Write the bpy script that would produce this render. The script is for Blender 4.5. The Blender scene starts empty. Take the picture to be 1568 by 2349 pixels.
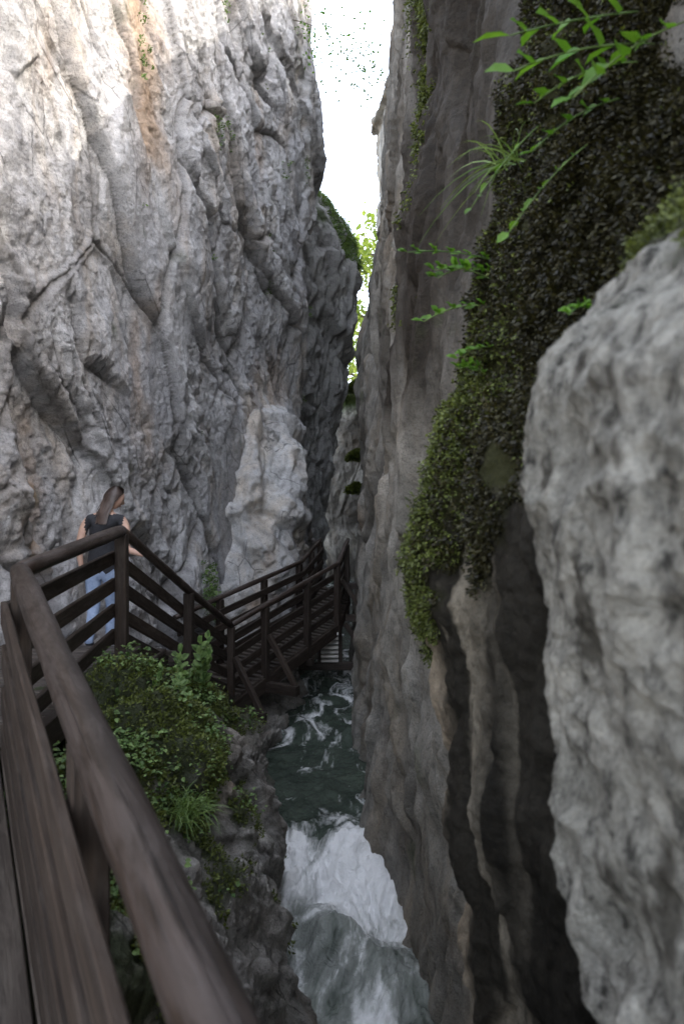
import bpy, bmesh, math, random
import numpy as np
from mathutils import Vector, Matrix
random.seed(3)
rng = np.random.default_rng(7)
scene = bpy.context.scene
COL = scene.collection

# ------------------------------------------------------------------ noise
def hsh(ix, iy, iz, seed):
    h = (ix.astype(np.int64) * 374761393 + iy.astype(np.int64) * 668265263 + iz.astype(np.int64) * 1274126177 + seed * 362437) & 0xffffffff
    h = h.astype(np.uint32)
    h = (h ^ (h >> np.uint32(13))) * np.uint32(1274126177)
    h = (h ^ (h >> np.uint32(15))) * np.uint32(2246822519)
    h = h ^ (h >> np.uint32(16))
    return (h & np.uint32(0xffffff)).astype(np.float64) / 16777216.0

def vnoise(P, seed=0):
    I = np.floor(P); f = P - I
    w = f * f * f * (f * (f * 6 - 15) + 10)
    I = I.astype(np.int64)
    r = 0
    for dx in (0, 1):
        for dy in (0, 1):
            for dz in (0, 1):
                c = hsh(I[:, 0] + dx, I[:, 1] + dy, I[:, 2] + dz, seed)
                r = r + c * (w[:, 0] if dx else 1 - w[:, 0]) * (w[:, 1] if dy else 1 - w[:, 1]) * (w[:, 2] if dz else 1 - w[:, 2])
    return r * 2 - 1

def fbm(P, octv=4, seed=0, gain=0.5):
    a = 1; s = 0; Q = P.copy()
    for o in range(octv):
        s = s + a * vnoise(Q, seed + o * 17)
        Q = Q * 2.03 + 5.3; a *= gain
    return s

def ridged(P, octv=4, seed=0, gain=0.5):
    a = 1; s = 0; Q = P.copy(); w = 1
    for o in range(octv):
        v = 1 - np.abs(vnoise(Q, seed + o * 23)) * 1.6
        s = s + a * v * w; w = np.clip(v, 0, 1)
        Q = Q * 2.1 + 3.7; a *= gain
    return s - 0.8

def facets(P, seed=0, grad=1.0, soft=0.16):
    I = np.floor(P).astype(np.int64)
    n = len(P)
    b1 = np.full(n, 1e9); b2 = np.full(n, 1e9); F = np.zeros((n, 3)); ID = np.zeros((n, 3), np.int64)
    for dx in (-1, 0, 1):
        for dy in (-1, 0, 1):
            for dz in (-1, 0, 1):
                c = I + np.array([dx, dy, dz])
                f = np.stack([c[:, k] + hsh(c[:, 0], c[:, 1], c[:, 2], seed + 31 * k) for k in range(3)], 1)
                d = ((P - f) ** 2).sum(1)
                m = d < b1
                b2 = np.where(m, b1, np.minimum(b2, d))
                b1 = np.where(m, d, b1)
                F[m] = f[m]; ID[m] = c[m]
    g = np.stack([hsh(ID[:, 0], ID[:, 1], ID[:, 2], seed + 101 + 13 * k) * 2 - 1 for k in range(3)], 1)
    off = hsh(ID[:, 0], ID[:, 1], ID[:, 2], seed + 77) * 2 - 1
    edge = np.sqrt(b2) - np.sqrt(b1)
    t = np.clip(edge / soft, 0, 1); t = t * t * (3 - 2 * t)
    return (off * 0.5 + grad * ((P - F) * g).sum(1)) * t, edge

def vwarp(P, s, amp, seed):
    return P + amp * np.stack([vnoise(P * s, seed), vnoise(P * s, seed + 1), vnoise(P * s, seed + 2)], 1)

def dipcoords(P, dip, k):
    d = np.array(dip, float); d /= np.linalg.norm(d)
    a = P @ d
    return P - np.outer(a * (1 - k), d)

# ------------------------------------------------------------------ mesh helpers
def crinterp(C, n, axis):
    C = np.moveaxis(C, axis, 0)
    m = C.shape[0]
    t = np.linspace(0, m - 1 - 1e-9, n)
    i = t.astype(int); f = (t - i).reshape((-1,) + (1,) * (C.ndim - 1))
    p0 = C[np.clip(i - 1, 0, m - 1)]; p1 = C[i]; p2 = C[np.clip(i + 1, 0, m - 1)]; p3 = C[np.clip(i + 2, 0, m - 1)]
    r = p1 + 0.5 * f * (p2 - p0 + f * (2 * p0 - 5 * p1 + 4 * p2 - p3 + f * (3 * (p1 - p2) + p3 - p0)))
    return np.moveaxis(r, 0, axis)

def fast_mesh(name, V, Fq, mat, smooth=True, attrs=None, parent=None, k=4):
    me = bpy.data.meshes.new(name)
    V = np.asarray(V, np.float32); Fq = np.asarray(Fq, np.int32)
    me.vertices.add(len(V)); me.vertices.foreach_set("co", V.ravel())
    nf = len(Fq)
    me.loops.add(nf * k); me.loops.foreach_set("vertex_index", Fq.ravel())
    me.polygons.add(nf)
    me.polygons.foreach_set("loop_start", np.arange(0, nf * k, k, dtype=np.int32))
    me.polygons.foreach_set("loop_total", np.full(nf, k, np.int32))
    me.polygons.foreach_set("use_smooth", np.full(nf, smooth, bool))
    if attrs:
        for nm, a in attrs.items():
            a = np.asarray(a, np.float32)
            if a.ndim == 1:
                at = me.attributes.new(nm, 'FLOAT', 'POINT'); at.data.foreach_set("value", a)
            else:
                at = me.attributes.new(nm, 'FLOAT_VECTOR', 'POINT'); at.data.foreach_set("vector", a.ravel())
    me.update(); me.validate()
    me.materials.append(mat)
    ob = bpy.data.objects.new(name, me); COL.objects.link(ob)
    if parent: ob.parent = parent
    return ob

GROOVE = {}
def sheet(name, ctrl, nu, nv, disp, mat, flip=1, attrf=None):
    G = crinterp(crinterp(np.array(ctrl, float), nu, 0), nv, 1)
    du = np.gradient(G, axis=0); dv = np.gradient(G, axis=1)
    N = np.cross(du, dv); N /= (np.linalg.norm(N, axis=2, keepdims=True) + 1e-9); N *= flip
    P = G.reshape(-1, 3); Nf = N.reshape(-1, 3)
    d = disp(P)
    Q = P + Nf * d[:, None]
    idx = np.arange(nu * nv).reshape(nu, nv)
    a = idx[:-1, :-1].ravel(); b = idx[1:, :-1].ravel(); c = idx[1:, 1:].ravel(); e = idx[:-1, 1:].ravel()
    F = np.stack([a, b, c, e], 1) if flip > 0 else np.stack([a, e, c, b], 1)
    at = attrf(Q) if attrf else {}
    if 'g' in GROOVE and 'stain_shade' in at: at['stain_shade'] = np.clip(np.maximum(at['stain_shade'], GROOVE['g'] * GROOVE.get('k', .6)), 0, 1)  # groove darkening: crevice dirt plus shade painted into the colour
    ob = fast_mesh(name, Q, F, mat, True, at)
    G2 = Q.reshape(nu, nv, 3)
    N2 = np.cross(np.gradient(G2, axis=0), np.gradient(G2, axis=1)); N2 /= (np.linalg.norm(N2, axis=2, keepdims=True) + 1e-9)
    return ob, Q, (N2 * flip).reshape(-1, 3), at

# ------------------------------------------------------------------ materials
def newmat(name):
    m = bpy.data.materials.new(name); m.use_nodes = True
    nt = m.node_tree; nt.nodes.clear()
    out = nt.nodes.new('ShaderNodeOutputMaterial'); b = nt.nodes.new('ShaderNodeBsdfPrincipled')
    nt.links.new(b.outputs[0], out.inputs[0])
    return m, nt, b, out

class NB:
    def __init__(s, nt): s.nt = nt; s.tc = nt.nodes.new('ShaderNodeTexCoord')
    def link(s, a, b): s.nt.links.new(a, b)
    def mapping(s, scale, rot=(0, 0, 0), src=None):
        m = s.nt.nodes.new('ShaderNodeMapping'); m.inputs['Scale'].default_value = scale; m.inputs['Rotation'].default_value = rot
        s.link(src or s.tc.outputs['Object'], m.inputs[0]); return m.outputs[0]
    def noise(s, vec, scale, detail=5, rough=0.55, dist=0):
        n = s.nt.nodes.new('ShaderNodeTexNoise'); n.inputs['Scale'].default_value = scale; n.inputs['Detail'].default_value = detail
        n.inputs['Roughness'].default_value = rough; n.inputs['Distortion'].default_value = dist
        s.link(vec, n.inputs['Vector']); return n.outputs[0]
    def voro(s, vec, scale, feature='DISTANCE_TO_EDGE'):
        n = s.nt.nodes.new('ShaderNodeTexVoronoi'); n.feature = feature; n.inputs['Scale'].default_value = scale
        s.link(vec, n.inputs['Vector']); return n.outputs[0]
    def ramp(s, fac, stops):
        r = s.nt.nodes.new('ShaderNodeValToRGB'); e = r.color_ramp.elements
        while len(e) < len(stops): e.new(0.5)
        for i, (p, c) in enumerate(stops):
            e[i].position = p; e[i].color = (c, c, c, 1) if isinstance(c, (int, float)) else (*c, 1)
        s.link(fac, r.inputs[0]); return r.outputs[0]
    def mix(s, fac, a, b, mode='MIX'):
        m = s.nt.nodes.new('ShaderNodeMix'); m.data_type = 'RGBA'; m.blend_type = mode
        for v, i in ((fac, 0), (a, 6), (b, 7)):
            if isinstance(v, (int, float)): m.inputs[i].default_value = v
            elif isinstance(v, tuple): m.inputs[i].default_value = (*v, 1)
            else: s.link(v, m.inputs[i])
        return m.outputs[2]
    def math(s, op, a, b=0.0):
        m = s.nt.nodes.new('ShaderNodeMath'); m.operation = op
        for v, i in ((a, 0), (b, 1)):
            if isinstance(v, (int, float)): m.inputs[i].default_value = v
            else: s.link(v, m.inputs[i])
        return m.outputs[0]
    def attr(s, name, vec=False):
        a = s.nt.nodes.new('ShaderNodeAttribute'); a.attribute_name = name
        return a.outputs['Vector'] if vec else a.outputs['Fac']
    def bump(s, h, strength, dist, prev=None):
        b = s.nt.nodes.new('ShaderNodeBump'); b.inputs['Strength'].default_value = strength; b.inputs['Distance'].default_value = dist
        s.link(h, b.inputs['Height'])
        if prev: s.link(prev, b.inputs['Normal'])
        return b.outputs[0]

def rock_mat(name, ca, cb, sc=1.0, streak=0.5, crack=0.7, bumpd=0.03, moss=(0.05, 0.075, 0.015), stain_shade=(0.035, 0.03, 0.022), rough=0.85, tilt=-0.53, blotch=0.0, warm=0.0):
    m, nt, b, out = newmat(name); n = NB(nt)
    obj = n.tc.outputs['Object']
    rot = n.mapping((1, 1, 1), (tilt, 0, 0))
    strv = n.mapping((1, 1, 0.3), src=rot)
    big = n.noise(obj, 0.7 * sc, 6, 0.6, 0.4)
    base = n.mix(n.ramp(big, [(0.3, 0.0), (0.68, 1.0)]), ca, cb)
    if warm:
        wn = n.noise(n.mapping((1, 1, .45)), 0.9 * sc, 5, .65, .5)
        base = n.mix(n.math('MULTIPLY', n.ramp(wn, [(0.50, 0.0), (0.66, 1.0)]), warm), base, n.mix(1.0, base, (1.04, 0.93, 0.80), 'MULTIPLY'))
    sp = n.noise(obj, 11 * sc, 7, 0.72)
    base = n.mix(1.0, base, n.ramp(sp, [(0.28, 0.5), (0.46, 1.0), (0.70, 1.15)]), 'MULTIPLY')
    sp2 = n.noise(obj, 55 * sc, 4, 0.7)
    base = n.mix(0.8, base, n.ramp(sp2, [(0.32, 0.5), (0.48, 1.0), (0.68, 1.15)]), 'MULTIPLY')
    if blotch:
        bl = n.noise(n.mapping((1, 1, .6), src=rot), 6.5 * sc, 9, 0.72, .3)
        base = n.mix(blotch, base, n.ramp(bl, [(0.36, 0.16), (0.47, 0.85), (0.64, 1.35)]), 'MULTIPLY')
    st = n.noise(strv, 2.6 * sc, 7, 0.66, 0.4)
    base = n.mix(streak, base, n.ramp(st, [(0.30, (0.36, 0.35, 0.35)), (0.43, (0.95, 0.95, 0.95)), (0.68, 1.08)]), 'MULTIPLY')
    wp = n.mix(0.12, rot, n.nt.nodes.new('ShaderNodeTexNoise').outputs['Color'])
    cr = n.voro(n.mapping((0.9 * sc, 0.9 * sc, 0.36 * sc), src=wp), 1.8)
    crm = n.ramp(cr, [(0.0, 0.15), (0.018, 1.0)])
    gate = n.ramp(n.noise(obj, 1.1 * sc, 3), [(0.50, 0.0), (0.56, 1.0)])
    base = n.mix(n.math('MULTIPLY', gate, crack), base, crm, 'MULTIPLY')
    och = n.mix(1.0, (0.46, 0.31, 0.19), n.ramp(sp, [(0.3, 0.5), (0.7, 1.2)]), 'MULTIPLY')
    base = n.mix(n.attr('ochre'), base, och)
    base = n.mix(n.attr('stain_shade'), base, n.mix(1.0, stain_shade, n.ramp(sp, [(0.3, 0.5), (0.7, 1.6)]), 'MULTIPLY'))
    mo = n.mix(n.ramp(sp2, [(0.35, 0.0), (0.65, 1.0)]), tuple(c * 0.45 for c in moss), moss)
    base = n.mix(n.attr('moss'), base, mo)
    n.link(base, b.inputs['Base Color'])
    rg = n.math('SUBTRACT', rough, n.math('MULTIPLY', n.attr('stain_shade'), 0.15))
    n.link(rg, b.inputs['Roughness'])
    b.inputs['Specular IOR Level'].default_value = 0.25
    h0 = n.bump(n.noise(strv, 5 * sc, 8, 0.66, 0.6), 0.8, bumpd * 2.2)
    h1 = n.bump(n.noise(obj, 8 * sc, 9, 0.74, 0.2), 0.9, bumpd * 1.7, h0)
    h2 = n.bump(n.noise(obj, 45 * sc, 5, 0.65), 0.6, bumpd * 0.35, h1)
    n.link(h2, b.inputs['Normal'])
    return m

M_left = rock_mat("pale_limestone", (0.43, 0.432, 0.455), (0.66, 0.66, 0.67), 1.0, 0.7, 0.7, 0.045, stain_shade=(.12, .112, .105), warm=.9)
M_dome = rock_mat("water_polished_limestone", (0.48, 0.48, 0.49), (0.66, 0.66, 0.66), 1.0, 0.65, 0.8, 0.03, stain_shade=(.18, .17, .16), warm=.9)
M_far = rock_mat("grey_limestone", (0.40, 0.40, 0.40), (0.56, 0.56, 0.55), 1.0, 0.6, 0.5, 0.04, stain_shade=(.11, .105, .10))
M_right = rock_mat("brown_limestone", (0.25, 0.235, 0.205), (0.42, 0.405, 0.37), 1.1, 0.75, 0.4, 0.03, stain_shade=(.028, .022, .016), tilt=-.22, warm=.8)
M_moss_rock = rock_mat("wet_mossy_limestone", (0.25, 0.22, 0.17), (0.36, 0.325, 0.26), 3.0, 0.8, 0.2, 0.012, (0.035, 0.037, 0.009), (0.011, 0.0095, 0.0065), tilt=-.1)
M_near = rock_mat("rough_limestone", (0.26, 0.255, 0.225), (0.43, 0.42, 0.38), 3.2, 0.4, 0.0, 0.018, tilt=-.3, blotch=1.0)
M_ledge = rock_mat("rubbly_limestone", (0.36, 0.335, 0.305), (0.60, 0.575, 0.54), 2.0, 0.7, 0.8, 0.045, (0.04, 0.06, 0.012), (0.06, 0.055, 0.04), tilt=-.5, blotch=.45)

def wood_mat(name, dark, light, worn, rough=0.5, wornamt=0.3):
    m, nt, b, out = newmat(name); n = NB(nt)
    g = n.attr('gc', True)
    gr = n.noise(n.mapping((1.6, 45, 45), src=g), 1.0, 7, 0.7, 0.6)
    c = n.mix(n.ramp(gr, [(0.32, 0.0), (0.66, 1.0)]), dark, light)
    pt = n.noise(n.mapping((3.0, 16, 16), src=g), 1.0, 6, 0.72, 0.5)
    c = n.mix(n.math('MULTIPLY', n.ramp(pt, [(0.46, 0.0), (0.60, 1.0)]), wornamt), c, worn)
    c = n.mix(1.0, c, n.ramp(n.attr('rnd'), [(0.0, 0.7), (1.0, 1.3)]), 'MULTIPLY')
    n.link(c, b.inputs['Base Color'])
    n.link(n.ramp(pt, [(0.3, rough + 0.25), (0.7, rough)]), b.inputs['Roughness'])
    b.inputs['Specular IOR Level'].default_value = 0.4
    cr = n.ramp(n.noise(n.mapping((0.9, 60, 60), src=g), 1.0, 3, 0.6), [(0.30, 0.0), (0.38, 1.0)])
    n.link(n.bump(cr, 0.7, 0.006, n.bump(gr, 0.7, 0.008)), b.inputs['Normal'])
    return m
M_wood = wood_mat("weathered_timber", (0.011, 0.007, 0.005), (0.040, 0.027, 0.019), (0.07, 0.058, 0.05))
M_rail = wood_mat("worn_handrail_timber", (0.009, 0.0055, 0.0035), (0.036, 0.022, 0.015), (0.08, 0.063, 0.057), 0.30, 0.6)
M_deck = wood_mat("deck_timber", (0.02, 0.015, 0.012), (0.06, 0.048, 0.04), (0.12, 0.105, 0.09), 0.42, 0.4)
M_tread = wood_mat("pale_tread_timber", (0.45, 0.42, 0.38), (0.62, 0.60, 0.56), (0.65, 0.64, 0.62), 0.7, 0.4)

def leaf_mat(name, ca, cb, trans=0.35):
    m, nt, b, out = newmat(name); n = NB(nt)
    c = n.mix(n.attr('rnd'), ca, cb)
    c = n.mix(1.0, c, n.ramp(n.noise(n.tc.outputs['Object'], 9, 3), [(0.3, 0.6), (0.7, 1.2)]), 'MULTIPLY')
    n.link(c, b.inputs['Base Color']); b.inputs['Roughness'].default_value = 0.55
    t = nt.nodes.new('ShaderNodeBsdfTranslucent'); n.link(n.mix(1.0, c, (1.0, 1.0, 0.5), 'MULTIPLY'), t.inputs[0])
    ms = nt.nodes.new('ShaderNodeMixShader'); ms.inputs[0].default_value = trans
    n.link(b.outputs[0], ms.inputs[1]); n.link(t.outputs[0], ms.inputs[2]); n.link(ms.outputs[0], out.inputs[0])
    return m
M_leaf = leaf_mat("herb_leaf", (0.06, 0.125, 0.03), (0.22, 0.33, 0.11))
M_leafb = leaf_mat("bright_leaf", (0.08, 0.21, 0.02), (0.17, 0.34, 0.045), 0.5)
M_tree = leaf_mat("tree_leaf", (0.13, 0.20, 0.035), (0.30, 0.38, 0.09), 0.5)
M_mossg = leaf_mat("moss_green", (0.036, 0.048, 0.011), (0.17, 0.21, 0.045), 0.3)
M_mossd = leaf_mat("moss_dark_shaded", (0.007, 0.0065, 0.0025), (0.045, 0.041, 0.009), 0.2)  # brown-green moss, colour also darkened to keep the upper right in shade
M_grass = leaf_mat("grass_blade", (0.10, 0.18, 0.05), (0.22, 0.32, 0.10), 0.35)
M_bark, nt_, b_, _ = newmat("bark"); n_ = NB(nt_)
n_.link(n_.ramp(n_.noise(n_.mapping((6, 6, 1.5)), 3, 5), [(0.3, (0.05, 0.04, 0.03)), (0.7, (0.16, 0.13, 0.10))]), b_.inputs['Base Color'])

# ------------------------------------------------------------------ ROCK WALLS
DIP = (0.1, 0.5, -0.86)
def disp_left(P):
    W = vwarp(P, 0.5, 0.45, 11)
    Q = dipcoords(W, DIP, 0.42)
    f1, e1 = facets(Q * 0.42, 1, soft=.05); f2, e2 = facets(Q * 0.90 + 3, 2, soft=.07); f3, e3 = facets(vwarp(Q, 2.0, 0.12, 5) * 2.3, 3, soft=.12)
    calm = np.exp(-(((P[:, 1] - 14.3) / 1.7) ** 2 + ((P[:, 2] + 0.2) / 2.0) ** 2) ** 2)
    rough = 0.15 + 0.85 * np.clip(vnoise(P * 0.5, 61) * 1.7 + .35, 0, 1)
    rd = ridged(dipcoords(vwarp(P, 1.1, .3, 19), DIP, .4) * 1.9, 5, 300, .55)
    d = 0.30 * f1 + 0.15 * f2 * (.4 + .6 * rough) + 0.06 * f3 * rough + 0.05 * rd * rough + 0.055 * fbm(P * 2.2, 6, 9, 0.62) * (.5 + .5 * rough)
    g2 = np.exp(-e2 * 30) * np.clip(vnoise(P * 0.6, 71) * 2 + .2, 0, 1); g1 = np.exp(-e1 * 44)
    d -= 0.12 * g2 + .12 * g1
    GROOVE['g'] = np.clip(g2 * 1.0 + g1 * 1.0 + np.clip(-rd - .45, 0, 1) * .9 * rough + .4 * np.exp(-e3 * 22) * rough, 0, 1); GROOVE['k'] = .75  # crease mask, darkens cavities in the wall colour as shade would
    return d * (1 - 0.8 * calm)
def attr_left(Q):
    o = np.clip(fbm(Q * np.array([1, 1.2, .35]) * 1.1, 4, 40) * 1.6 - 0.85, 0, 1) * 0.45
    o += np.exp(-((Q[:, 1] - 7.45 - 0.08 * Q[:, 2]) / 0.16) ** 2) * np.clip(1.4 - Q[:, 2], 0, 1) * 0.8 * np.clip(0.6 + 0.6 * vnoise(Q * 4, 8), 0, 1)
    o += np.exp(-((Q[:, 1] - 9.9) / 0.5) ** 2) * np.clip((Q[:, 2] - 3.6) / 1.5, 0, 1) * 0.8 * np.clip(0.6 + vnoise(Q * 1.5, 18), 0, 1)
    s = np.clip(fbm(Q * np.array([1, 1, .3]) * 0.9, 4, 60) * 1.5 - 0.75, 0, 1) * 0.55
    return {'ochre': np.clip(o, 0, 1), 'stain_shade': s, 'moss': np.clip(fbm(Q * 2, 3, 90) * 1.5 - 1.4, 0, 1)}

ZL = [-5, -3.0, -1.5, 0, 1, 2, 3, 4.5, 6.5, 8.5, 11, 14, 18]
XL = {
 2: [-3.5, -3.5, -3.45, -3.4, -3.4, -3.4, -3.4, -3.5, -3.6, -3.8, -4.0, -4.3, -4.8],
 5: [-3.5, -3.45, -3.4, -3.3, -3.3, -3.35, -3.4, -3.4, -3.6, -3.8, -4.0, -4.3, -4.8],
 7: [-3.4, -3.35, -3.25, -3.2, -3.2, -3.1, -3.1, -3.2, -3.3, -3.6, -3.8, -4.0, -4.4],
 9: [-3.1, -3.05, -3.0, -2.95, -2.9, -2.95, -3.0, -2.95, -3.1, -3.2, -3.4, -3.7, -4.0],
 11: [-2.8, -2.75, -2.75, -2.7, -2.65, -2.6, -2.55, -2.4, -2.5, -2.6, -2.8, -3.0, -3.3],
 13: [-2.4, -2.35, -2.3, -2.3, -2.3, -2.35, -2.4, -2.15, -2.0, -2.1, -2.3, -2.5, -2.8],
 14.6: [-1.7, -1.6, -1.5, -1.5, -1.5, -1.7, -1.95, -1.8, -1.6, -1.6, -1.7, -1.9, -2.2],
 16: [-0.9, -0.8, -0.75, -0.8, -0.95, -1.15, -1.5, -1.35, -1.2, -1.0, -1.0, -1.2, -1.6],
 18: [-1.2, -1.0, -0.95, -0.95, -1.05, -1.15, -1.2, -1.05, -0.95, -0.66, -0.66, -1.0, -1.5],
 19.3: [-2.5, -2.3, -2.2, -2.2, -2.2, -2.2, -2.0, -1.8, -1.5, -1.3, -1.3, -1.5, -2.0],
 22: [-4]*13}
TOPL = {2: 4.2, 5: 5.6, 7: 6.6, 9: 8.2, 11: 9.8, 13: 11.5, 14.6: 12.6, 16: 13.8, 18: 15.4, 19.3: 16, 22: 16.5}
def cols(y):
    top = TOPL[y]; zs = [z for z in ZL if z <= 3] ; up = list(np.linspace(3, top, 8)[1:])
    zz = zs + up
    xs = [float(np.interp(z, ZL, XL[y])) for z in zz]
    pts = [(x, y, z) for x, z in zip(xs, zz)]
    pts += [(xs[-1] - .8, y, top + .3), (xs[-1] - 9, y, top + 1.0)]
    return pts
ctrl = [[(x - .6, -1, min(z, 3.5)) for x, _, z in cols(2)]] + [cols(y) for y in XL]
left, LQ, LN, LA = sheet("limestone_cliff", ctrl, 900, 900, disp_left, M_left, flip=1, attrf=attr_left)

def gen_disp(a1, s1, a2, s2, a3, s3, af, sf, dip=(0, 0.15, -1), k=0.4, seed=200, gk=.5, soft=(.07, .09, .14), octv=5):
    def f(P):
        W = vwarp(P, s1 * 0.9, 0.25 / s1 * 0.6, seed)
        Q = dipcoords(W, dip, k)
        r = 0; g = 0
        for a, s, i in ((a1, s1, 1), (a2, s2, 2), (a3, s3, 3)):
            v, e = facets(Q * s, seed + i, soft=soft[i - 1]); ge = np.exp(-e * 14)
            r = r + a * 1.1 * v - a * 0.4 * ge; g = g + ge * (1.0, .7, .4)[i - 1]
        rd = ridged(Q * sf * 1.3, 4, seed + 50, .5)
        GROOVE['g'] = np.clip(g * .8 + np.clip(-rd - .3, 0, 1), 0, 1); GROOVE['k'] = gk  # facet edges and hollows, for painted crevice shade
        return r + af * fbm(P * sf, octv, seed + 9, 0.55) + af * .8 * rd
    return f

# polished slab of rock leaning on the left wall
nu, nv = 320, 320
th = np.linspace(0, 2 * np.pi, nu); ph = np.linspace(-np.pi / 2, np.pi / 2, nv)
TH, PH = np.meshgrid(th, ph, indexing='ij')
def sp(v, e): return np.sign(v) * np.abs(v) ** e
cx, cy, cz = np.cos(TH) * sp(np.cos(PH), .8), np.sin(TH) * sp(np.cos(PH), .8), sp(np.sin(PH), .9)
P = np.stack([(-2.12 + 1.42 * cx - .10 * cz + .12 * cz * cz).ravel(), (14.95 + 1.7 * cy + .7 * cz).ravel(), (-.6 + 2.95 * cz + .25 * cx).ravel()], 1)
nn = np.stack([cx.ravel(), cy.ravel(), cz.ravel()], 1)
Pw = dipcoords(vwarp(P, .7, .5, 5), (.25, .4, -.85), .6)
f1, e1 = facets(Pw * .55, 836, soft=.10); f2, e2 = facets(Pw * 1.6, 831, soft=.15)
P = P + nn * (.28 * f1 + .12 * f2 + .09 * fbm(P * 1.8, 6, 822, .6) + .06 * ridged(Pw * 2, 4, 840))[:, None]
idx = np.arange(nu * nv).reshape(nu, nv)
Fd = np.stack([idx[:-1, :-1].ravel(), idx[1:, :-1].ravel(), idx[1:, 1:].ravel(), idx[:-1, 1:].ravel()], 1)
fast_mesh("limestone_boulder", P, Fd, M_dome, True, {'stain_shade': np.clip(np.exp(-e1 * 40) * .5 + np.clip(fbm(P * np.array([1.5, 1.5, .6]), 4, 15) - .3, 0, 1) * .5, 0, 1), 'ochre': np.clip(fbm(P * 1.2, 4, 5) - .4, 0, 1) * .7, 'moss': np.zeros(len(P))})

# far buttress on the left side
ZB = [-5, -0.84, 1.15, 3.0, 4.5, 7, 8.5, 9.6, 10.4, 11.1, 11.3]
SB = [-0.85, -0.75, -0.52, -0.1, 0.2, 0.4, 0.55, 0.2, -0.35, -1.1, -5]
ctrl = []
for y, dx in ((20, -1.6), (22, -.75), (23.3, -0.15), (24.3, 0), (26, -0.5), (29, -2.5)):
    ctrl.append([(SB[i] + dx, y, ZB[i]) for i in range(len(ZB))])
def attr_b(Q):
    up = np.clip((Q[:, 2] - 8.6) / 0.6, 0, 1)
    return {'ochre': np.zeros(len(Q)), 'stain_shade': np.clip(fbm(Q * np.array([1, 1, .25]), 4, 61) - 0.4, 0, 1) * 0.5, 'moss': np.clip(up * (0.6 + fbm(Q * 1.3, 3, 5)), 0, 1) * 0.9}
_, BQ, BN, _ = sheet("limestone_buttress", ctrl, 260, 420, gen_disp(.25, .5, .14, 1.2, .05, 3.5, .1, 1.5), M_far, flip=1, attrf=attr_b)

# rock closing the slot
ctrl = []
for x, dy in ((-4, 2), (-1.5, 1), (0, 0.3), (0.8, 0), (1.6, -.3), (4, -1)):
    ctrl.append([(x + (0.25 if z > 3 else 0), 30 + dy + z * 0.1, z) for z in (-5, -2, 0, 2, 3.8, 4.9, 5.4)] + [(x, 36 + dy, 5.8)])
def attr_c(Q):
    return {'ochre': np.zeros(len(Q)), 'stain_shade': np.clip(.45 + fbm(Q * .8, 4, 63), 0, 1) * 0.8, 'moss': np.clip((Q[:, 2] - 4.2) * 1.5, 0, 1)}
sheet("limestone_headwall", ctrl, 260, 320, gen_disp(.2, .4, .08, 1.0, .02, 3, .08, 1.0, soft=(.2, .2, .2)), M_right, flip=1, attrf=attr_c)

# right wall
ZR = [-5, -3, -1.5, 0, 2, 4.5, 6.5, 8, 10.5, 13, 17]
def row(y, xs, top):
    zs = [-5, -3, -1.5, 0, 2] + list(np.linspace(2, top, 8)[1:-1]) + [top]
    full = np.interp(zs, ZR, xs)
    pts = [(float(x), y, float(z)) for x, z in zip(full, zs)]
    return pts + [(pts[-1][0] + .5, y, top + .25), (pts[-1][0] + 9, y, top + .9)]
ctrl = [
 row(-4, [1.6]*11, 3.2), row(-1, [1.4]*11, 3.4),
 row(1.2, [1.4, 1.3, 1.25, 1.2, 1.2, 1.2, 1.2, 1.2, 1.25, 1.3, 1.5], 3.8),
 row(2.5, [1.3, 1.2, 1.0, .9, .95, 1.0, 1.05, 1.1, 1.15, 1.2, 1.4], 4.1),
 row(4, [1.1, 1.0, .75, .65, .75, .9, .95, 1.0, 1.05, 1.1, 1.3], 4.5),
 row(5, [.9, .8, .62, .58, .68, .80, .85, .9, 1.0, 1.1, 1.3], 5.1),
 row(6, [.6, .58, .52, .52, .55, .62, .70, .75, .9, 1.0, 1.3], 6.2),
 row(8, [.22, .32, .45, .52, .62, .75, .88, .95, 1.1, 1.3, 1.6], 8.6),
 row(11, [.18, .25, .36, .52, .58, .70, .85, .95, 1.1, 1.3, 1.6], 10.8),
 row(15, [.25, .3, .38, .48, .5, .60, .98, 1.0, 1.15, 1.35, 1.8], 13.4),
 row(19, [.5, .45, .5, .55, .58, .40, .95, 1.25, 1.4, 1.7, 2.2], 15.6),
 row(22, [.7, .7, .7, .8, .8, .8, 1.3, 1.5, 1.8, 2.2, 2.6], 16.6),
 row(31, [1.6]*11, 17)]
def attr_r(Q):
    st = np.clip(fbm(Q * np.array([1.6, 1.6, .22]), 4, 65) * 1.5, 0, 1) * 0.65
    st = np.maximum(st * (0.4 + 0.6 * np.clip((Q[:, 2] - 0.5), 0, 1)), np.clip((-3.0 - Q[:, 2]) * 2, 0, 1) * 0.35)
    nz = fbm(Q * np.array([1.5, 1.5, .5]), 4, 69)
    up = np.clip((Q[:, 2] - 0.3 + nz * .5) / 1.0, 0, 1) * np.clip((8.4 - Q[:, 1] + nz * .8) / 1.4, 0, 1)  # darkens the upper part of the near wall
    return {'ochre': np.clip(fbm(Q * .7, 3, 67) - 0.5, 0, 1) * 0.6, 'stain_shade': np.clip(np.maximum(st, up * (.96 + .10 * nz)), 0, .985), 'moss': np.clip(fbm(Q * 1.6, 4, 68) - 0.8, 0, 1)}
right, RQ, RN, RA = sheet("limestone_cliff", ctrl, 680, 560, gen_disp(.12, .6, .09, 1.4, .035, 4, .05, 1.6, dip=(0, 0.25, -1), k=.3, seed=300, gk=.5), M_right, flip=-1, attrf=attr_r)

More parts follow.
